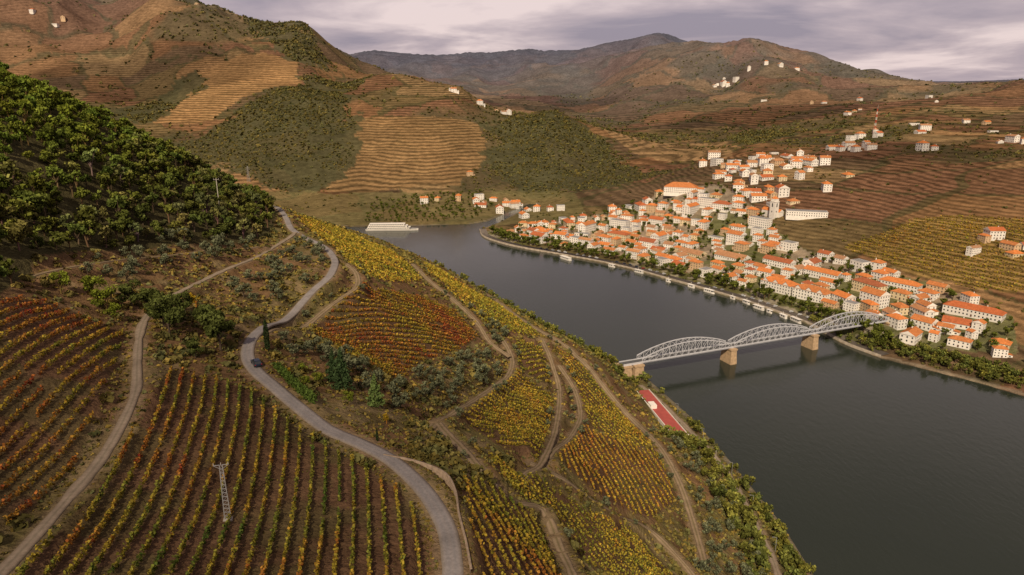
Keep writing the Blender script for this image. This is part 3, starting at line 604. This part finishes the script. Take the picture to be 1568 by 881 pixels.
# quay wall
qp=catmull(far[14:26],4);T_=np.gradient(qp,axis=0);T_/=np.linalg.norm(T_,axis=1)[:,None];Nn=np.stack([-T_[:,1],T_[:,0]],1)
n=len(qp);prof=[(-1.0,-2),(-1.0,2.3),(0,2.3),(0,2.0),(9,2.05),(9,.5)]
Vv=np.stack([np.stack([qp[:,0]+Nn[:,0]*a,qp[:,1]+Nn[:,1]*a,np.full(n,b)],1) for a,b in prof],1).reshape(-1,3)
i2,j2=np.meshgrid(np.arange(n-1),np.arange(5),indexing='ij');q=(i2*6+j2).ravel();mesh_np('quay_wall',Vv,np.stack([q,q+6,q+7,q+1],1),simple('quay_stone',(.30,.25,.19),.9,.3,.3))
# ------------------------------------------------------------------ bridge
M_steel=simple('painted_steel',(.55,.55,.57),.45,.12,.5,.2);M_pier=simple('granite_blocks',(.42,.29,.17),.9,.25,.6);M_deck=simple('bridge_asphalt',(.09,.09,.09),.9)
root=bpy.data.objects.new('arch_truss_bridge',None);bpy.context.collection.objects.link(root)
def child(name,me,par,loc=(0,0,0),rot=0):
    o=link(name,me,loc,rot);o.parent=par;return o
BX,BY=91.,459.;ang=math.atan2(93,227);root.location=(BX,BY,0);root.rotation_euler=(0,0,ang);SP=245/3.;zd=13.0
B=MB()
for s in range(3):
    x0=s*SP+1.2;x1=(s+1)*SP-1.2;n=14
    for yy in (-3.6,3.6):
        top=[];bot=[]
        for i in range(n+1):
            t=i/n;xx=x0+(x1-x0)*t;bot.append((xx,yy,zd+.4));top.append((xx,yy,zd+3.0+7.6*math.sin(math.pi*t)**.85 if 0<t<1 else zd+3.0))
        for i in range(n):
            B.beam(top[i],top[i+1],.6,.6,0);B.beam(bot[i],bot[i+1],.5,.8,0);B.beam(bot[i],top[i+1],.2,.2,0);B.beam(top[i],bot[i+1],.2,.2,0)
        for i in range(n+1): B.beam(bot[i],top[i],.3,.3,0)
    for i in range(3,n-2):
        t=i/n;xx=x0+(x1-x0)*t;zt=zd+3.0+7.6*math.sin(math.pi*t)**.85;B.beam((xx,-3.3,zt),(xx,3.3,zt),.25,.25,0)
child('steel_trusses',B.mesh('steel_trusses',[M_steel]),root)
B=MB();B.box(-14,3*SP+16,-3.1,3.1,zd-.7,zd,0,True);B.box(-14,3*SP+16,-3.2,-3.1,zd-.8,zd+.9,1,True);B.box(-14,3*SP+16,3.1,3.2,zd-.8,zd+.9,1,True);child('deck',B.mesh('deck',[M_deck,M_steel]),root)
def pier(x,w,l,top=zd-.8):
    B=MB();a=[(-w*.62,-l*.6),(w*.62,-l*.6),(w*.62,l*.6),(-w*.62,l*.6)];b=[(-w/2,-l/2),(w/2,-l/2),(w/2,l/2),(-w/2,l/2)]
    for i in range(4):
        p,q=a[i],a[(i+1)%4];P,Q=b[i],b[(i+1)%4];B.quad([(*p,-5),(*q,-5),(*Q,top-1.2),(*P,top-1.2)],0)
    B.box(-w/2-.5,w/2+.5,-l/2-.5,l/2+.5,top-1.19,top,0,True)
    child('stone_pier',B.mesh('stone_pier',[M_pier]),root,(x,0,0))
pier(-2,7,11);pier(SP,5,11);pier(2*SP,5,11);pier(3*SP+2,7,11);pier(-12,8,9,zd-.75)
# ------------------------------------------------------------------ red riverside court
B=MB();B.box(-4.5,4.5,-34,32,-2,.6,0);B.box(-4.9,-4.51,-34,32,-2,1.7,1);B.box(4.51,4.8,-34,32,-2,1.3,1);B.box(-4.9,4.8,-34.4,-34.01,-2,2.2,1);B.box(-4.4,1.5,-31,-27,.61,3.4,1);B.quad([(-4.7,-31.3,3.45),(1.8,-31.3,3.45),(1.8,-26.7,3.6),(-4.7,-26.7,3.6)],0);B.box(-4.4,-.5,4,10,.61,3.0,1)
link('red_terrace_court',B.mesh('red_terrace_court',[simple('red_paving',(.36,.075,.06),.85,.12,.3),M_wall]),(93,391,6.3),math.atan2(-58,10)+math.pi/2)
# ------------------------------------------------------------------ boats
def ship(name,L,Wd,decks,hh=2.2):
    B=MB();n=16;rows=[]
    for i in range(n+1):
        t=i/n;w=Wd/2*min(1,(1-t)**.5*2.2 if t>.79 else 1)*(1 if t>.04 else .85);w=max(w,.05);x=-L/2+L*t;sh=.8*max(0,t-.75)*4*.5
        rows.append([(x,-w*.75,-.6),(x,-w,hh+sh),(x,w,hh+sh),(x,w*.75,-.6)])
    for a,b in zip(rows[:-1],rows[1:]):
        B.quad([a[0],b[0],b[1],a[1]],0);B.quad([a[1],b[1],b[2],a[2]],1);B.quad([a[2],b[2],b[3],a[3]],0)
    B.quad(rows[0],0)
    for k in range(decks):
        x0=-L*.46+k*L*.02;x1=L*.34-k*L*.05;w=Wd*.44;z0=hh+.02+k*2.6
        B.box(x0,x1,-w,w,z0,z0+2.4,0);B.box(x0-.4,x1+1,-w-.4,w+.4,z0+2.41,z0+2.58,0,True)
        nw=int((x1-x0)/2.6)
        for j in range(nw):
            xx=x0+1+j*2.6
            for s in (-1,1):
                P=[(xx,s*(w+.04),z0+.8),(xx+1.8,s*(w+.04),z0+.8),(xx+1.8,s*(w+.04),z0+1.9),(xx,s*(w+.04),z0+1.9)];B.quad(P if s<0 else P[::-1],2)
        B.quad([(x1+.04,-w*.8,z0+.9),(x1+.04,w*.8,z0+.9),(x1+.04,w*.8,z0+1.9),(x1+.04,-w*.8,z0+1.9)],2)
    zt=hh+decks*2.6;B.beam((0,0,zt),(0,0,zt+2.5),.25,.25,0)
    return B.mesh(name,[M_wall,M_grey,M_glass])
link('river_cruise_ship',ship('river_cruise_ship',78,12,3,2.6),(-180,1010,0),rad(3))
link('tour_boat',ship('tour_boat',20,5,1,1.2),(66,824,0),A_sh+math.pi)
sb=[ship('moored_boat',9,3,1,.8),ship('moored_boat',13,3.4,1,1.0),ship('moored_boat',6,2.2,1,.6)]
for i in range(11):
    k=5.0+i*.38+random.uniform(-.1,.1);j=int(k);sp_=np.array(far[14+j]);sq=np.array(far[15+j]);p=sp_+(sq-sp_)*(k-j);t=(sq-sp_)/np.linalg.norm(sq-sp_);nrm=np.array((t[1],-t[0]))
    p=p+nrm*random.uniform(4,9);link('moored_boat',sb[i%3],(p[0],p[1],0),math.atan2(t[1],t[0])+(math.pi if i%2 else 0)+random.uniform(-.1,.1))
# ------------------------------------------------------------------ poles, masts, pylon
M_met=simple('galvanised_steel',(.42,.41,.39),.5,.1,1,.4);M_conc=simple('concrete',(.45,.40,.34),.9,.15,2)
def ladder_pylon(h):
    B=MB();
    for i in range(14):
        t0=i/14;t1=(i+1)/14;w0=.5-.28*t0;w1=.5-.28*t1
        for s in(-1,1): B.beam((s*w0,0,h*t0-(.5 if i==0 else 0)),(s*w1,0,h*t1),.1,.14,0)
        B.beam((-w1,0,h*t1),(w1,0,h*t1),.08,.1,0);B.beam((-w0,.0,h*t0),(w1,0,h*t1),.05,.05,0)
    B.beam((-1.2,0,h),(1.2,0,h),.1,.1,0);B.beam((-1.2,0,h),(0,0,h-.8),.06,.06,0);B.beam((1.2,0,h),(0,0,h-.8),.06,.06,0)
    for x in(-1.1,0,1.1): B.beam((x,0,h),(x,0,h+.4),.1,.1,1)
    B.box(-.7,.7,-.5,.5,-.6,.2,1);return B.mesh('power_pylon',[M_met,M_conc])
link('power_pylon',ladder_pylon(10.2),(-47,98,h1(-47,98)),.25)
def lattice(h,w,arms=True):
    B=MB();n=9
    for i in range(n):
        t0=i/n;t1=(i+1)/n;a=w*(1-.85*t0);b=w*(1-.85*t1);c=[(-1,-1),(1,-1),(1,1),(-1,1)]
        for k in range(4):
            p=c[k];q=c[(k+1)%4];B.beam((p[0]*a,p[1]*a,h*t0),(p[0]*b,p[1]*b,h*t1),.25,.25,i%2);B.beam((p[0]*a,p[1]*a,h*t0),(q[0]*b,q[1]*b,h*t1),.15,.15,i%2)
    if arms:
        for z in(.8,.9): B.beam((-w*1.8,0,h*z),(w*1.8,0,h*z),.3,.3,0)
    else: B.beam((0,0,h),(0,0,h*1.15),.2,.2,1)
    return B
link('transmission_pylon',lattice(30,2.5).mesh('transmission_pylon',[M_met,M_met]),(-516,1344,h1(-516,1344)))
link('radio_mast',lattice(56,2.2,False).mesh('radio_mast',[simple('red_paint',(.6,.08,.05),.5),M_wall]),(828,1597,h1(828,1597)))
def pole(h):
    B=MB();B.beam((0,0,-1),(0,0,h),.2,.2,0);B.beam((-.9,0,h-.4),(.9,0,h-.4),.1,.1,0)
    for x in(-.8,0,.8): B.beam((x,0,h-.3),(x,0,h+.1),.1,.1,1)
    return B.mesh('utility_pole',[M_conc,M_met])
pm=pole(11)
for x,y,s in [(-154,357,1.5),(112,335,.8)]: link('utility_pole',pm,(x,y,h1(x,y)),.5,s)
B=MB();B.beam((0,0,-.5),(0,0,7),.14,.14,0);B.beam((0,0,7),(1.4,0,7.3),.1,.1,0);B.box(1.1,2.0,-.15,.15,7.2,7.35,1,True);lm=B.mesh('street_lamp',[M_met,M_grey])
for x,y in [(106,398),(113.5,365),(118,325),(117,290),(115,255),(112,225)]: link('street_lamp',lm,(x,y,h1(x,y)),math.pi)
# retaining wall of the road terrace
wp=catmull([(-26.2,124.6),(-19.5,122.3),(-13.2,118.0),(-10.6,112),(-9.4,105),(-7.6,97),(-6.3,90)],1.0);T_=np.gradient(wp,axis=0);T_/=np.linalg.norm(T_,axis=1)[:,None];Nn=np.stack([T_[:,1],-T_[:,0]],1);n=len(wp)
zt=np.interp(wp[:,1],[90,125],[128.6,128.9]);prof=[(.22,-6),(.17,0),(-.17,0),(-.17,-6)]
Vv=np.stack([np.stack([wp[:,0]-Nn[:,0]*a,wp[:,1]-Nn[:,1]*a,zt+b],1) for a,b in prof],1).reshape(-1,3);i2,j2=np.meshgrid(np.arange(n-1),np.arange(3),indexing='ij');q=(i2*4+j2).ravel()
mesh_np('retaining_wall',Vv,np.stack([q,q+4,q+5,q+1],1),simple('dressed_stone',(.30,.22,.15),.9,.3,1.5))
# ------------------------------------------------------------------ cars
B=MB();prof=[(-2.2,.35),(-2.25,.8),(-2.1,1.0),(-1.95,1.55),(-1.6,1.68),(.1,1.68),(.35,1.62),(1.0,1.05),(2.0,.92),(2.2,.7),(2.2,.35)];wd=.9
for i in range(len(prof)):
    p=prof[i];q=prof[(i+1)%len(prof)];f=lambda z:wd*(1 if z<1.05 else 1-.28*(z-1.05)/.63)
    B.quad([(p[0],-f(p[1]),p[1]),(p[0],f(p[1]),p[1]),(q[0],f(q[1]),q[1]),(q[0],-f(q[1]),q[1])],1 if i in(2,6) else 0)
for s in(-1,1):
    lo=[p for p in prof if p[1]<=1.06];B.quad([(x,s*wd,z) for x,z in lo],0);f=lambda z:wd*(1 if z<1.05 else 1-.28*(z-1.05)/.63)
    up=[(-2.1,1.0),(-1.95,1.55),(-1.6,1.68),(.1,1.68),(.35,1.62),(1.0,1.05)];B.quad([(x,s*f(z),z) for x,z in up],0);B.quad([(x,s*(f(z)+.02),z) for x,z in[(-1.85,1.1),(-1.75,1.5),(.15,1.5),(.75,1.12)]],1)
    for wx in(-1.4,1.4):
        k=12;c=[(wx+.36*math.cos(a*6.283/k),.36+.36*math.sin(a*6.283/k)) for a in range(k)]
        B.quad([(x,s*(wd+.03),z) for x,z in c],2)
        for a in range(k): B.quad([(c[a][0],s*(wd+.03),c[a][1]),(c[(a+1)%k][0],s*(wd+.03),c[(a+1)%k][1]),(c[(a+1)%k][0],s*(wd-.25),c[(a+1)%k][1]),(c[a][0],s*(wd-.25),c[a][1])],2)
    B.box(-2.28,-2.2,s*.75-.12,s*.75+.12,.7,.9,3);B.box(2.2,2.24,s*.65-.15,s*.65+.15,.6,.75,4)
tyre=simple('tyre_rubber',(.02,.02,.02),.9);tail=simple('tail_lamp',(.4,.02,.02),.3)
cars=[B.mesh('parked_car',[simple(nm,cl,.25,.05,1,.2,.5),M_glass,tyre,tail,M_wall]) for nm,cl in (('dark_blue_paint',(.02,.028,.05)),('white_paint',(.75,.75,.74)),('silver_paint',(.4,.4,.41)),('red_car_paint',(.35,.03,.02)))]
link('parked_car',cars[0],(-65.6,163,h1(-65.6,162)+.22),rad(124))
for i in range(12,len(sh)-8):
    if random.random()<.6:
        p=sh[i]+Ns[i]*7.2;link('parked_car',cars[random.choice((0,1,1,2,2,3))],(p[0],p[1],2.06),math.atan2(Ts[i,1],Ts[i,0])+random.choice((0,math.pi/2)))
# ------------------------------------------------------------------ world, sun, camera
S=Vector((-.14,-.74,.64)).normalized();el=math.asin(S.z)
# unseen translucent clouds, added overhead to shade patches of ground
N=NT('shade_cloud_film',True);N.b.inputs['Color'].default_value=(.85,.82,.82,1);g=N.n('ShaderNodeTexCoord')
gs=N.n('ShaderNodeSeparateXYZ');N.l(g.outputs['Object'],gs.inputs[0]);rad2=N.math('SQRT',N.math('ADD',N.math('MULTIPLY',gs.outputs[0],gs.outputs[0]),N.math('MULTIPLY',gs.outputs[1],gs.outputs[1])))
nz=noise(N,2.2,5,g.outputs['Object'],.6);fac=N.math('MULTIPLY',N.math('SUBTRACT',1.0,rad2),N.math('MULTIPLY_ADD',nz,3.0,-.3));fac=N.math('MINIMUM',N.math('MAXIMUM',fac,0.0),.28)
tr=N.n('ShaderNodeBsdfTransparent');mx=N.n('ShaderNodeMixShader');N.l(fac,mx.inputs[0]);N.l(tr.outputs[0],mx.inputs[1]);N.l(N.b.outputs[0],mx.inputs[2]);N.l(mx.outputs[0],N.out.inputs[0]);M_shade_cloud=N.m
k=24;vv=[];ff=[]
for i in range(k+1):
    for j in range(2*k):
        th=math.pi*i/k;ph=math.pi*j/k;vv.append((math.sin(th)*math.cos(ph),math.sin(th)*math.sin(ph),.98*math.cos(th)))
for i in range(k):
    for j in range(2*k): ff.append((i*2*k+j,(i+1)*2*k+j,(i+1)*2*k+(j+1)%(2*k),i*2*k+(j+1)%(2*k)))
cm=mesh_np('shade_cloud',vv,ff,M_shade_cloud,smooth=True,link=False)
for gx,gy,gz,rx,ry in [(-100,100,135,130,90),(-330,330,180,110,130),(-1100,2150,240,420,330),(900,2500,130,450,300),(100,3600,150,500,400),(700,1250,90,170,140)]:
    t=(1550-gz)/S.z;link('shade_cloud',cm,(gx+S.x*t,gy+S.y*t,1550),.4,(rx,ry,45))
w=bpy.data.worlds.new('World');bpy.context.scene.world=w;w.use_nodes=True;nt=w.node_tree;nd=nt.nodes;ln=nt.links;bg=nd['Background']
def M(op,a,b=None):
    x=nd.new('ShaderNodeMath');x.operation=op
    for i,v in enumerate((a,b)):
        if v is None: continue
        if isinstance(v,(int,float)): x.inputs[i].default_value=v
        else: ln.new(v,x.inputs[i])
    return x.outputs[0]
sky=nd.new('ShaderNodeTexSky');sky.sky_type='NISHITA';sky.sun_disc=False;sky.sun_elevation=el;sky.sun_rotation=math.atan2(S.x,S.y);sky.dust_density=3
tc=nd.new('ShaderNodeTexCoord');sx=nd.new('ShaderNodeSeparateXYZ');ln.new(tc.outputs['Generated'],sx.inputs[0])
zz=M('ADD',M('MAXIMUM',sx.outputs[2],0.0),.10);cx=nd.new('ShaderNodeCombineXYZ');ln.new(M('DIVIDE',sx.outputs[0],zz),cx.inputs[0]);ln.new(M('DIVIDE',sx.outputs[1],zz),cx.inputs[1])
def wn(sc,det,off):
    mp=nd.new('ShaderNodeMapping');mp.inputs['Location'].default_value=off;mp.inputs['Scale'].default_value=(1,1.0,1);ln.new(cx.outputs[0],mp.inputs[0]);t=nd.new('ShaderNodeTexNoise');t.inputs['Scale'].default_value=sc;t.inputs['Detail'].default_value=det;t.inputs['Roughness'].default_value=.55;t.inputs['Distortion'].default_value=.4;ln.new(mp.outputs[0],t.inputs['Vector']);return t.outputs[0]
cr=nd.new('ShaderNodeValToRGB');ln.new(wn(.55,8,(3,1,0)),cr.inputs[0]);e=cr.color_ramp.elements;e[0].position=.36;e[0].color=(.33,.28,.34,1);e[1].position=.62;e[1].color=(.86,.70,.68,1);k=e.new(.49);k.color=(.53,.43,.46,1)
sc_=nd.new('ShaderNodeVectorMath');sc_.operation='SCALE';ln.new(cr.outputs[0],sc_.inputs[0])
dkn=nd.new('ShaderNodeMapRange');dkn.inputs[1].default_value=.12;dkn.inputs[2].default_value=.5;dkn.inputs[3].default_value=10.;dkn.inputs[4].default_value=5.2;ln.new(sx.outputs[2],dkn.inputs[0]);ln.new(dkn.outputs[0],sc_.inputs['Scale'])
mx=nd.new('ShaderNodeMix');mx.data_type='RGBA';mx.inputs[0].default_value=.92;ln.new(sky.outputs[0],mx.inputs[6]);ln.new(sc_.outputs[0],mx.inputs[7]);ln.new(mx.outputs[2],bg.inputs[0]);bg.inputs[1].default_value=.1
s=bpy.data.lights.new('sun','SUN');s.energy=4.4;s.angle=rad(.6);s.color=(1,.84,.63);so=bpy.data.objects.new('sun',s);bpy.context.collection.objects.link(so);so.rotation_euler=S.to_track_quat('Z','Y').to_euler()
c=bpy.data.cameras.new('camera');co=bpy.data.objects.new('camera',c);bpy.context.collection.objects.link(co);co.location=(0,0,200);co.rotation_euler=(rad(74),0,0)
c.sensor_width=36;c.lens=24;c.clip_end=40000;c.clip_start=1;bpy.context.scene.camera=co
vs=bpy.context.scene.view_settings;vs.view_transform='Standard';vs.look='None';vs.exposure=0
